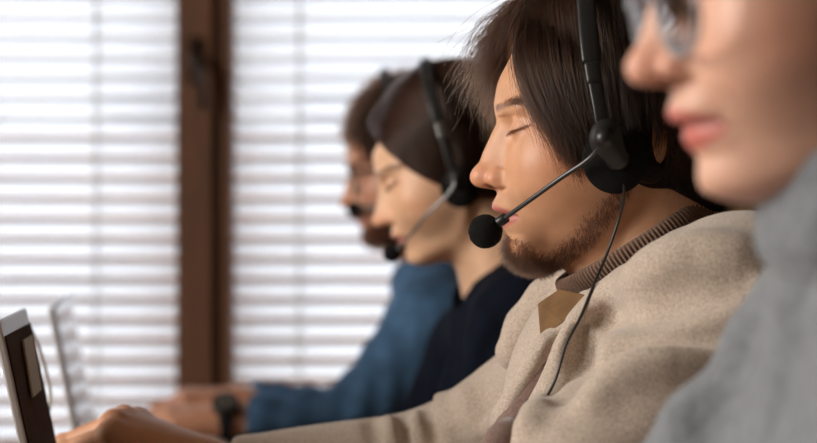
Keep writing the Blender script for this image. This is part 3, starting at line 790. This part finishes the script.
# ------------------------------------------------------------------ woman in navy
def build_woman_b():
    H = Head(PROF=FEM_PROF, stub=0, skin=(0.66, 0.40, 0.25), lip=(0.50, 0.19, 0.15), brow=.6, lipH=(11, 14), crown=(630, 86, .084, .0735, .083))
    fr = frame(461, 177, 2.16, pitch=17, scale=.94)
    L2 = lambda px, y, py: tuple(to_world(H.pt(px, y, py)[None], fr)[0])
    nk0, nk1 = np.array(L2(655, 0, 185)), at(517, 300, 2.17)
    J = dict(cuts=[([(452, 330), (450, 360), (446, 400)], .006), ([(500, 330), (480, 370), (455, 405), (400, 425)], .008)], neck=(nk0, nk1), chest=at(534, 425, 2.17), belly=at(560, 600, 2.17), shN=at(530, 335, 2.00), shF=at(482, 350, 2.32), elN=at(470, 505, 1.98), elF=at(418, 452, 2.36),
             wrN=at(320, 500, 2.02), wrF=at(225, 462, 2.32), r=dict(neck=.068, chest=.108, sh=.060, el=.046, wr=.031))
    root, body, jk, (v, F), cl = colleague(H, fr, J, M['navy'], 'woman in navy jacket with pulled-back dark hair and a headset, eyes lowered',
        [(J['wrF'], (-1, -.1, .08), (.1, -.2, 1), (0, -1, -.1), (10, 20, 16)), (J['wrN'], (-1, .1, .12), (0, 0, 1), (0, 1, 0), (12, 22, 16))], (0.50, 0.25, 0.14))
    Q = lambda px, py, y: H.pt(px, y, py)
    cv, cF, capo = cap_obj(H, fr, ([-60, 20, 40, 80, 120, 150, 200], [480, 505, 512, 530, 550, 578, 640]), .006, 200)
    K = 14
    near = [[Q(508, 34, .002), Q(524, 68, .045), Q(556, 122, .074), Q(600, 160, .082), Q(650, 190, .07), Q(700, 205, .05)],
            [Q(512, 22, .002), Q(536, 52, .055), Q(575, 108, .080), Q(620, 145, .084), Q(670, 180, .07), Q(715, 200, .045)],
            [Q(530, 5, .002), Q(560, 38, .06), Q(600, 95, .084), Q(645, 140, .082), Q(690, 175, .062), Q(728, 200, .035)],
            [Q(560, -18, .002), Q(592, 25, .06), Q(630, 85, .084), Q(672, 130, .075), Q(708, 170, .055), Q(735, 210, .03)],
            [Q(610, -36, .002), Q(640, 15, .055), Q(675, 75, .074), Q(705, 125, .062), Q(728, 175, .045), Q(740, 230, .03)],
            [Q(680, -15, .002), Q(705, 40, .04), Q(725, 90, .045), Q(738, 140, .035), Q(745, 190, .03), Q(745, 250, .02)]]
    S = np.concatenate([guides(near, 5500, K, (.0015, .002), 31, cl=10), guides(mirror(near), 3000, K, (.0015, .002), 32, cl=10)])
    S = drape(H, S, RNG.uniform(.005, .010, (len(S), 1)), neck=False)
    hair = curves_obj('hair', to_world(S, fr), .00030, HAIR['b'], None)
    back = [[Q(640, -8, .010), Q(668, 25, .050), Q(684, 80, .082), Q(690, 150, .088), Q(700, 230, .08)], [Q(660, -4, .010), Q(700, 25, .045), Q(722, 80, .070), Q(730, 150, .075), Q(745, 240, .07)],
            [Q(690, 8, .0), Q(735, 40, .02), Q(768, 90, .03), Q(780, 160, .03), Q(790, 240, .03)]]
    S = guides(back, 1500, K, (.003, .008), 33, cl=5); S = drape(H, S, RNG.uniform(.008, .022, (len(S), 1))*np.linspace(.25, 1, K)[None], neck=False)
    loose = curves_obj('loose_hair', to_world(S, fr), .00028, HAIR['b2'], None); loose['label'] = 'chestnut loose strands'
    pyv, pxv, yv = H.Z0-v[:, 2]*H.S, H.X0-v[:, 0]*H.S, np.abs(v[:, 1])
    mk = np.clip(1-np.abs(pyv-(112-(pxv-497)*.25+np.maximum(0, pxv-518)*.4))/3.2, 0, 1)*(pxv < 540)*(yv > .010)*(yv < .056)
    S3 = surf_hairs(v, F, mk, 420, .006, lambda r: np.stack([-np.ones(len(r))*.9, np.sign(r[:, 1])*.5, np.full(len(r), .2)], 1), 3, spread=.18)
    ml = np.clip(1-np.abs(pyv-134.5+(pxv-509)*.36)/1.6, 0, 1)*(pxv < 534)*(yv > .016)*(yv < .049)
    S4 = surf_hairs(v, F, ml, 260, .0065, lambda r: np.stack([np.ones(len(r))*.9, np.sign(r[:, 1])*.25, np.full(len(r), -.45)], 1), 4, curl=.1, spread=.12)
    brow = curves_obj('eyebrows', to_world(S3, fr), .00018, HAIR['beard'], None); lash = curves_obj('eyelashes', to_world(S4, fr), .00018, HAIR['beard'], None)
    adopt(root, body, jk, capo, hair, loose, brow, lash)
    headset((461, 186), label='black headset with grey boom on woman in navy jacket', Yn=2.070, k=.93,
            arm=[(456, 178, 2.062), (449, 158, 2.060), (441, 130, 2.062), (434, 105, 2.066), (428, 82, 2.085)],
            top=[at(426, 66, 2.125), at(426, 61, 2.16), at(426, 66, 2.195), at(434, 120, 2.235), at(455, 178, 2.24)], far=at(458, 184, 2.235),
            boom=[(450, 192, 2.055), (425, 217, 2.07), (405, 242, 2.095), (400, 248, 2.10)], mic=(392, 253.5, 2.105), mic_r=.0102)
build_woman_b()

# ------------------------------------------------------------------ man in denim
def build_man_a():
    H = Head(stub=.9, skin=(0.52, 0.27, 0.17), brow=1.1)
    fr = frame(414, 178, 2.9, pitch=9, scale=1.0)
    L2 = lambda px, y, py: tuple(to_world(H.pt(px, y, py)[None], fr)[0])
    nk0, nk1 = np.array(L2(655, 0, 185)), at(440, 285, 2.9)
    J = dict(neck=(nk0, nk1), chest=at(462, 385, 2.9), belly=at(525, 540, 2.9), shN=at(433, 330, 2.73), shF=at(440, 330, 3.05), elN=at(352, 428, 2.68), elF=at(350, 420, 3.08),
             wrN=at(243, 421, 2.70), wrF=at(246, 402, 3.03), r=dict(neck=.07, chest=.125, sh=.068, el=.050, wr=.034), cuff=-.01)
    root, body, sh, (v, F), cl = colleague(H, fr, J, M['denim'], 'man in blue denim shirt with curly hair, beard and glasses by the window blinds',
        [(J['wrN']+[-.02, 0, 0], (-1, .0, .04), (.05, -.25, 1), (0, 1, .2), (14, 22, 18)), (J['wrF']+[-.01, 0, 0], (-1, -.1, .10), (.05, -.2, 1), (0, -1, -.1), (25, 35, 25))], (0.46, 0.22, 0.13), cname='shirt')
    cv, cF, capo = cap_obj(H, fr, ([-60, 20, 60, 110, 140, 165, 200], [490, 508, 517, 552, 585, 600, 650]), .006, 200, rough=.003)
    nr = lambda r: r/np.linalg.norm(r, axis=1, keepdims=True)
    S = surf_hairs(cv, cF, np.ones(len(cv)), 9000, .013, lambda r: np.stack([r[:, 0]*6+.3, r[:, 1]*8, r[:, 2]*3-.2], 1), 41, K=9, curl=.2, spread=.9)
    t = np.linspace(0, 1, 9)[None, :]; ph = RNG.uniform(0, 6.28, (len(S), 1)); S[..., 0] += .005*t*np.sin(9*t+ph); S[..., 2] += .005*t*np.cos(9*t+ph)
    hair = curves_obj('hair', to_world(S, fr), .00035, HAIR['a'], None)
    pyv, pxv, yv = H.Z0-v[:, 2]*H.S, H.X0-v[:, 0]*H.S, np.abs(v[:, 1])
    jawm = np.clip((pyv-(226-(pxv-510)*.45))/10, 0, 1)*np.clip((628-pxv)/20, 0, 1)*(pyv < 292)
    S6 = surf_hairs(v, F, jawm, 6000, .012, lambda r: np.stack([np.zeros(len(r)), r[:, 1]*4, -np.ones(len(r))], 1), 6, curl=.2, spread=.45)
    mus = np.exp(-((pyv-199)/6)**2)*(pxv < 528)*(yv < .033)
    S7 = surf_hairs(v, F, mus, 1200, .008, lambda r: np.stack([np.zeros(len(r)), r[:, 1]*30, -np.ones(len(r))], 1), 7)
    beard = curves_obj('beard', to_world(np.concatenate([S6, S7]), fr), .0003, HAIR['a'], None)
    mk = np.clip(1-np.abs(pyv-(112-(pxv-497)*.25+np.maximum(0, pxv-518)*.4))/4, 0, 1)*(pxv < 540)*(yv > .010)*(yv < .056)
    S3 = surf_hairs(v, F, mk, 700, .008, lambda r: np.stack([-np.ones(len(r))*.9, np.sign(r[:, 1])*.5, np.full(len(r), .2)], 1), 3, spread=.18)
    brow = curves_obj('eyebrows', to_world(S3, fr), .0003, HAIR['a'], None)
    adopt(root, body, sh, capo, hair, beard, brow)
    spectacles(fr, H, M['blackframe'], 'dark framed glasses on bearded man in denim shirt', th=.0022)
    headset((414, 184), label='black headset on curly-haired man in denim shirt, mostly hidden', Yn=2.80, k=.98,
            arm=[(408, 172, 2.80), (404, 150, 2.795), (399, 125, 2.795), (393, 98, 2.80), (388, 84, 2.82)],
            top=[at(384, 72, 2.86), at(383, 70, 2.90), at(385, 74, 2.94), at(395, 120, 3.0), at(408, 172, 3.0)], far=at(414, 184, 3.0),
            boom=[(405, 190, 2.79), (385, 202, 2.80), (370, 208, 2.81), (362, 209, 2.82)], mic=(354, 209, 2.83), mic_r=.0115)
    # wrist watch
    c = J['wrN']+np.array([-.022, 0, .0]); root = empty('wristwatch', c); tag(root, 'dark wristwatch on the wrist beside the blue denim cuff', 'watch')
    mb = MB(); ring = [(c[0]+.003*math.sin(t), c[1]+.030*math.cos(t), c[2]+.027*math.sin(t)) for t in [2*math.pi*i/36 for i in range(37)]]
    mb.tube(ring, .010, 12, flat=(1.0, .22), up=(1, 0, 0)); band = mb.build('strap', M['pad'], None, True)
    q = c+np.array([0, -.020, .022]); mb = MB(); ax = Vector((0, -.65, .76)); mb.tube([Vector(q), Vector(q)+ax*.010], .019, 28); case = mb.build('case', M['black'], None, True)
    mb = MB(); mb.tube([Vector(q)+ax*.0101, Vector(q)+ax*.0112], .015, 28); dial = mb.build('dial', M['steel'], None, True)
    adopt(root, band, case, dial)
build_man_a()

# ------------------------------------------------------------------ woman in grey (out of focus, nearest)
def build_woman_d():
    H = Head(PROF=FEM_PROF, stub=0, skin=(0.68, 0.40, 0.29), lip=(0.55, 0.16, 0.13), brow=.6, lipH=(12, 17))
    fr = frame(866, -7, .89, pitch=8, yaw=6)
    nk0, nk1 = at(890, 60, .89), at(925, 330, .89)
    J = dict(nocut=1, cuts=[([(752, 275), (745, 320), (738, 350), (722, 380), (700, 420)], .010), ([(790, 290), (785, 340), (770, 400), (760, 443)], .008)], neck=(nk0, nk1), chest=at(960, 560, .89), belly=at(1000, 900, .89), shN=at(1040, 440, .74), shF=at(878, 362, .98), elN=at(860, 760, .74), elF=at(672, 602, .98),
             wrN=at(600, 900, .78), wrF=at(480, 720, 1.0), r=dict(neck=.068, chest=.105, sh=.070, el=.06, wr=.042))
    root, body, sw, (v, F), cl = colleague(H, fr, J, M['grey'], 'blurred woman in grey sweater and glasses, nearest, cropped to lower face',
        [(J['wrF'], (-1, .1, 0), (0, 0, 1), (0, -1, 0), (25, 35, 25)), (J['wrN'], (-1, .1, 0), (0, 0, 1), (0, 1, 0), (25, 35, 25))], (0.55, 0.29, 0.18), cname='sweater')
    def roll(p):
        x, y, z = p; a = at(874, 142, .89); b = at(918, 255, .89)
        f = cap(p, a, b, .064, .063)+.002*wav(x, y, z, 60, 5)
        ax = (b-a)/np.linalg.norm(b-a); t = (x-a[0])*ax[0]+(y-a[1])*ax[1]+(z-a[2])*ax[2]; L = np.linalg.norm(b-a)
        f = smax(smax(f, -t-.012, .010), t-L, .010); f = f+.004*np.cos((t/L)*6.28)
        return smax(f, -cap(p, a-ax*.06, b+ax*.05, .052), .004)
    a = at(902, 200, .89); co2 = solid(roll, 'turtleneck_collar', a-.13, a+.13, .003, M['grey'])
    cv, cF, capo = cap_obj(H, fr, ([-60, 20, 60, 110, 140, 165, 240], [495, 518, 535, 575, 612, 625, 660]), .008, 240)
    Q = lambda px, py, y: H.pt(px, y, py)
    near = [[Q(520, 20, .002), Q(545, 70, .06), Q(590, 130, .085), Q(640, 190, .08), Q(665, 240, .07)], [Q(540, 0, .002), Q(580, 60, .07), Q(625, 130, .09), Q(665, 190, .08), Q(690, 250, .06)],
            [Q(590, -30, .002), Q(640, 40, .07), Q(680, 120, .075), Q(710, 190, .06), Q(725, 250, .05)], [Q(670, -20, .002), Q(715, 40, .04), Q(738, 120, .04), Q(745, 190, .03), Q(750, 250, .03)]]
    S = np.concatenate([guides(near, 2500, 12, (.002, .003), 51), guides(mirror(near), 1500, 12, (.002, .003), 52)]); S = drape(H, S, RNG.uniform(.006, .012, (len(S), 1)), neck=False)
    hair = curves_obj('hair', to_world(S, fr), .0004, HAIR['b'], None)
    adopt(root, body, sw, co2, capo, hair)
    spectacles(fr, H, M['frame'], 'blurred grey-framed glasses at the top edge, on the nearest woman', cx=489, cz=143, th=.0014, rx=.026, rz=.024)
build_woman_d()

# ================================================================== laptops, desk
def laptop(Xn, Yn, Xf, Yf, ztop, tilt, zb, label, screen, bezel=.012, extra=None):
    """Xn,Yn / Xf,Yf: near and far top corners of the open screen"""
    a = np.array([Xn, Yn, ztop]); b = np.array([Xf, Yf, ztop]); e = (b-a)/np.linalg.norm(b-a); W = np.linalg.norm(b-a)
    nrm = np.array([e[1], -e[0], 0]); tl = math.radians(tilt); dn = np.array([0, 0, -1])*math.cos(tl)+nrm*math.sin(tl); fn = nrm*math.cos(tl)+np.array([0, 0, 1])*math.sin(tl)
    Hh = (ztop-zb-.012)/math.cos(tl)
    hinge = a+dn*Hh
    root = empty('laptop', (a+b)/2*[1, 1, 0]+np.array([0, 0, zb])); tag(root, label, 'laptop')
    def slab(o, u, v_, n, U, Vv, t):
        mb = MB(); P = [o+u*i*U+v_*j*Vv+n*k*t for k in (0, 1) for j in (0, 1) for i in (0, 1)]
        mb.add(P, [[0, 1, 3, 2], [4, 6, 7, 5], [0, 4, 5, 1], [2, 3, 7, 6], [0, 2, 6, 4], [1, 5, 7, 3]]); return mb
    lid = slab(a-fn*.006, e, dn, fn, W, Hh, .006).build('lid', M['silver'], None, bevel=.0015)
    sc = slab(a+e*.004+dn*bezel+fn*.0002, e, dn, fn, W-.008, Hh-bezel-.008, .0012).build('screen', screen, None)
    base = slab(hinge+np.array([0, 0, .0])+nrm*.004, e, nrm, np.array([0, 0, 1]), W, .23, -.014).build('base', M['silver'], None, bevel=.002)
    mb = MB(); u0 = hinge+nrm*.02+e*.015
    for r in range(5):
        for c in range(14):
            o = u0+nrm*(.004+r*.0195)+e*(c*(W-.03)/14); s_ = slab(o, e, nrm, np.array([0, 0, 1]), (W-.03)/14*.86, .016, .0022); mb.add(s_.v, s_.f)
    kb = mb.build('keyboard', M['keys'], None)
    tp = slab(u0+nrm*.125+e*(W/2-.07), e, nrm, np.array([0, 0, 1]), .11, .07, .0006).build('touchpad', M['silver'], None)
    adopt(root, lid, sc, base, kb, tp)
    sc.parent = lid; sc.matrix_parent_inverse = lid.matrix_world.inverted() if False else Matrix.Identity(4)
    sc.matrix_world = Matrix.Identity(4)
    return root, a, e, dn, fn
zc = 0.785
r1, a1, e1, d1, f1 = laptop(-.3072, 1.45, -.3268, 1.65, 1.026, 12, .80, 'laptop at left frame edge with brown reflection painted on its screen and a beige strip', M['brownscreen'], bezel=.013)
laptop(-.3870, 2.10, -.4420, 2.51, 1.006, 11, .77, 'laptop behind with dark glossy screen mirroring the blinds', M['screen'], bezel=.003)
mb = MB(); q = a1+e1*.09+d1*.022+f1*.003; P = [q+e1*i*.07+d1*j*.045+e1*j*-.02+f1*k*.0015 for k in (0, 1) for j in (0, 1) for i in (0, 1)]
mb.add(P, [[0, 1, 3, 2], [4, 6, 7, 5], [0, 4, 5, 1], [2, 3, 7, 6], [0, 2, 6, 4], [1, 5, 7, 3]])
tag(mb.build('reflection_strip', M['beige']), 'beige strip standing in for a reflection on the brown laptop screen', 'reflection')  # solid beige strip in place of a reflection on the screen
mb = MB(); mb.tube(spline([at(22, 318, 1.74), at(30, 328, 1.75), at(38, 345, 1.76), at(46, 372, 1.78), at(50, 400, 1.78), at(40, 470, 1.74), at(30, 520, 1.72)], 30), .0016, 8)
tag(mb.build('charging_cable', M['whitecable'], None, True), 'thin pale cable curving down behind the brown-screened laptop', 'cable')
# riser under the first laptop so that it stands on the desk
mb = MB(); mb.box((-.36, 1.42, .738), (-.09, 1.76, .787)); tag(mb.build('laptop_stand', M['keys'], bevel=.003), 'low black stand under the laptop at the left edge', 'stand')
root = empty('desk', (-.45, 1.8, 0)); tag(root, 'long wooden desk in front of the four seated people', 'desk')
mb = MB(); mb.box((-.95, .35, .708), (-.08, 3.25, .738)); tt = mb.build('desktop', M['desk'], bevel=.003); lg = []
for x in (-.90, -.16):
    for y in (.42, 3.14):
        mb = MB(); mb.box((x, y, 0), (x+.05, y+.05, .708)); lg.append(mb.build('leg', M['keys']))
adopt(root, tt, *lg)
mb = MB(); mb.box((-.58, 2.06, .738), (-.14, 2.54, .757)); tag(mb.build('notebook', M['keys'], bevel=.002), 'dark closed notebook under the second laptop', 'notebook')

# ================================================================== room
def struct(name, boxes, m, bevel=0):
    mb = MB()
    for lo, hi in boxes: mb.box(lo, hi)
    o = mb.build(name, m, bevel=bevel); o['kind'] = 'structure'; return o
XL, XR, YF, YB, ZT = -2.4, 2.4, -1.6, 3.9, 2.7
struct('floor', [((XL-.1, YF-.1, -.05), (XR+.1, YB+.15, 0))], M['plank'])
struct('ceiling', [((XL-.1, YF-.1, ZT), (XR+.1, YB+.15, ZT+.05))], M['plaster'])
struct('wall_right', [((XR, YF, 0), (XR+.1, YB, ZT))], M['plaster'])
struct('wall_front', [((XL, YF-.1, 0), (XR, YF, ZT))], M['plaster'])
struct('wall_left', [((XL-.1, YF, 0), (XL, YB, 1.0)), ((XL-.1, YF, 2.5), (XL, YB, ZT)), ((XL-.1, YF, 1.0), (XL, .1, 2.5)), ((XL-.1, 1.6, 1.0), (XL, YB, 2.5))], M['plaster'])
struct('wall_back', [((XL, YB, 0), (XR, YB+.12, .45)), ((XL, YB, 2.35), (XR, YB+.12, ZT)), ((XL, YB, .45), (-2.1, YB+.12, 2.35)), ((1.55, YB, .45), (XR, YB+.12, 2.35))], M['plaster'])
xa, xb = -.458, -.351
wf = struct('window_1', [((-2.1, YB-.02, .45), (1.55, YB+.1, .53)), ((-2.1, YB-.02, 2.27), (1.55, YB+.1, 2.35)), ((-2.1, YB-.02, .53), (-2.02, YB+.1, 2.27)), ((1.47, YB-.02, .53), (1.55, YB+.1, 2.27)),
                        ], M['wood'], .004)
post = struct('window_frame', [((xa, YB-.10, .0), (xa+.072, YB+.08, ZT)), ((xa+.070, YB-.065, .0), (xb-.018, YB+.08, ZT)), ((xb-.020, YB-.085, .0), (xb, YB+.08, ZT))], M['wood'], .004); post.parent = wf
mb = MB(); h0 = np.array([xa+.040, YB-.10, 1.1+(221-60)/FPX*3.8]); mb.box(tuple(h0+[-.014, -.008, -.045]), tuple(h0+[.014, .0, .045])); mb.tube([h0+[0, 0, .0], h0+[0, -.035, 0], h0+[.012, -.045, -.02], h0+[.020, -.045, -.10]], [.010, .010, .010, .008], 12)
hd = mb.build('window_handle', mat('dark_bronze', (.03, .014, .008), .4, .4, bump=[(100, .1, .001)]), None, True); hd.parent = wf
glass = mat('window_glass', (1, 1, 1), 0.0)
def glassm():
    m = M['lens']; return m
mb = MB(); mb.box((-2.02, YB+.04, .53), (xa, YB+.046, 2.27)); mb.box((xb, YB+.04, .53), (1.47, YB+.046, 2.27)); g = mb.build('glass', M['lens']); g.parent = wf

def slat_mat():
    m = bpy.data.materials.new('white_slat'); m.use_nodes = True; N = m.node_tree.nodes; L = m.node_tree.links; b = N['Principled BSDF']; o = N['Material Output']
    b.inputs['Base Color'].default_value = (.86, .88, .92, 1); b.inputs['Roughness'].default_value = .35
    t = N.new('ShaderNodeBsdfTranslucent'); t.inputs['Color'].default_value = (.91, .925, .95, 1); mx = N.new('ShaderNodeMixShader'); mx.inputs[0].default_value = .85
    n = N.new('ShaderNodeTexNoise'); n.inputs['Scale'].default_value = 3; tc = N.new('ShaderNodeTexCoord'); L.new(tc.outputs['Object'], n.inputs['Vector'])
    bp = N.new('ShaderNodeBump'); bp.inputs['Strength'].default_value = .1; L.new(n.outputs['Fac'], bp.inputs['Height']); L.new(bp.outputs['Normal'], b.inputs['Normal'])
    L.new(b.outputs[0], mx.inputs[1]); L.new(t.outputs[0], mx.inputs[2]); L.new(mx.outputs[0], o.inputs[0]); return m
SL = slat_mat()
def blind(x0, x1, y, label, cords):
    root = empty('venetian_blind', ((x0+x1)/2, y, 2.25)); tag(root, label, 'blind', None); ps = []
    mb = MB(); pitch = .0405; a = math.radians(-39); z = .56; hw = .0245; nz = 0
    while z < 2.2:
        V = []
        for xx in (x0, x1):
            for k in range(7):
                t = -1+2*k/6; bow = .0030*(1-t*t); dy = t*hw*math.cos(a)+bow*math.sin(a)*-1; dz = t*hw*math.sin(a)+bow*math.cos(a)
                V.append((xx, y+dy, z+dz))
            for k in range(6, -1, -1):
                t = -1+2*k/6; bow = .0030*(1-t*t)-.0007; dy = t*hw*math.cos(a)-bow*math.sin(a); dz = t*hw*math.sin(a)+bow*math.cos(a)
                V.append((xx, y+dy, z+dz))
        F = [[k, (k+1) % 14, 14+(k+1) % 14, 14+k] for k in range(14)]+[list(range(14))[::-1], list(range(14, 28))]
        mb.add(V, F); z += pitch
    ps.append(mb.build('slats', SL, None))
    mb = MB(); mb.box((x0, y-.022, 2.2), (x1, y+.022, 2.26)); ps.append(mb.build('head_rail', SL, None, bevel=.002))
    mb = MB(); mb.box((x0, y-.022, .535), (x1, y+.022, .55)); ps.append(mb.build('bottom_rail', SL, None, bevel=.002))
    for c in cords:
        for dy in (-.0235, .0235):
            mb = MB(); mb.box((c-.0022, y+dy-.0006, .55), (c+.0022, y+dy+.0006, 2.2)); ps.append(mb.build('ladder_tape', M['whitecable'], None))
    adopt(root, *ps)
X = lambda px: (px-CX0)/FPX*3.86
blind(-2.0, xa-.004, 3.86, 'white slatted blind left of the brown window post', [X(98), X(98)-.75])
blind(xb+.004, 1.45, 3.86, 'white slatted blind right of the brown window post', [X(300), X(300)+.75, X(300)+1.4])
# outside
struct('ground', [((-14, 4.1, -.3), (14, 30, -.25))], mat('pale_paving', (.45, .43, .40), .9, bump=[(8, .3, .01)], vary=(2, .2, 4)))
mb = MB(); mb.box((-9, 11, -.25), (9, 11.1, 1.66)); tag(mb.build('boundary_wall', mat('brown_outside_wall', (.13, .062, .028), .9, bump=[(10, .3, .01)], vary=(1.5, .35, 4))), 'brown boundary wall outside, seen between the blind slats', 'wall', kind='structure')
fac = mat('pale_facade', (.33, .315, .30), .9, bump=[(6, .3, .01)], vary=(.8, .15, 4)); dk = mat('facade_window', (.10, .09, .09), .3, bump=[(6, .1, .01)])
root = empty('building', (0, 22, -.25)); tag(root, 'pale building outside, faint behind the upper blind slats', 'building'); ps = []
mb = MB(); mb.box((-13, 22, -.25), (13, 23, 5.1)); ps.append(mb.build('wall', fac)); mb = MB(); mb.box((-13.2, 21.8, 5.1), (13.2, 23.2, 5.3)); ps.append(mb.build('roof', dk))
for x in (-9.2, -5.6, -3.4, -1.2, 1.9, 4.4):
    mb = MB(); mb.box((x, 21.96, 1.75), (x+.9, 22.05, 2.75)); ps.append(mb.build('window', dk))
adopt(root, *ps)
# ------------------------------------------------------------------ camera, light
cam = bpy.data.cameras.new('camera'); cam.sensor_width = 36; cam.lens = FPX/817*36
co = bpy.data.objects.new('camera', cam); COL.objects.link(co); co.location = (0, 0, CZ); co.rotation_euler = (math.pi/2, 0, 0)
cam.clip_start = 0.05
cam.dof.use_dof = True; cam.dof.focus_distance = 1.42; cam.dof.aperture_fstop = (cam.lens/1000)/0.0175
scene.camera = co
w = bpy.data.worlds.new('daylight'); scene.world = w; w.use_nodes = True
bg = w.node_tree.nodes['Background']; bg.inputs['Color'].default_value = (0.96, 0.975, 1.0, 1); bg.inputs['Strength'].default_value = 3.35
def area(name, loc, aim, size, power, col):
    l = bpy.data.lights.new(name, 'AREA'); l.shape = 'RECTANGLE'; l.size, l.size_y = size; l.energy = power; l.color = col
    o = bpy.data.objects.new(name, l); COL.objects.link(o); o.location = loc
    o.rotation_euler = (Vector(aim)-Vector(loc)).to_track_quat('-Z', 'Y').to_euler(); return o
area('side_window_daylight', (-2.37, .85, 1.8), (0.15, 1.4, 1.0), (1.4, 1.3), 74, (1.0, .92, .82))
scene.view_settings.view_transform = 'Standard'; scene.view_settings.look = 'None'; scene.view_settings.gamma = 1
scene.view_settings.use_curve_mapping = False; scene.view_settings.exposure = 0.0
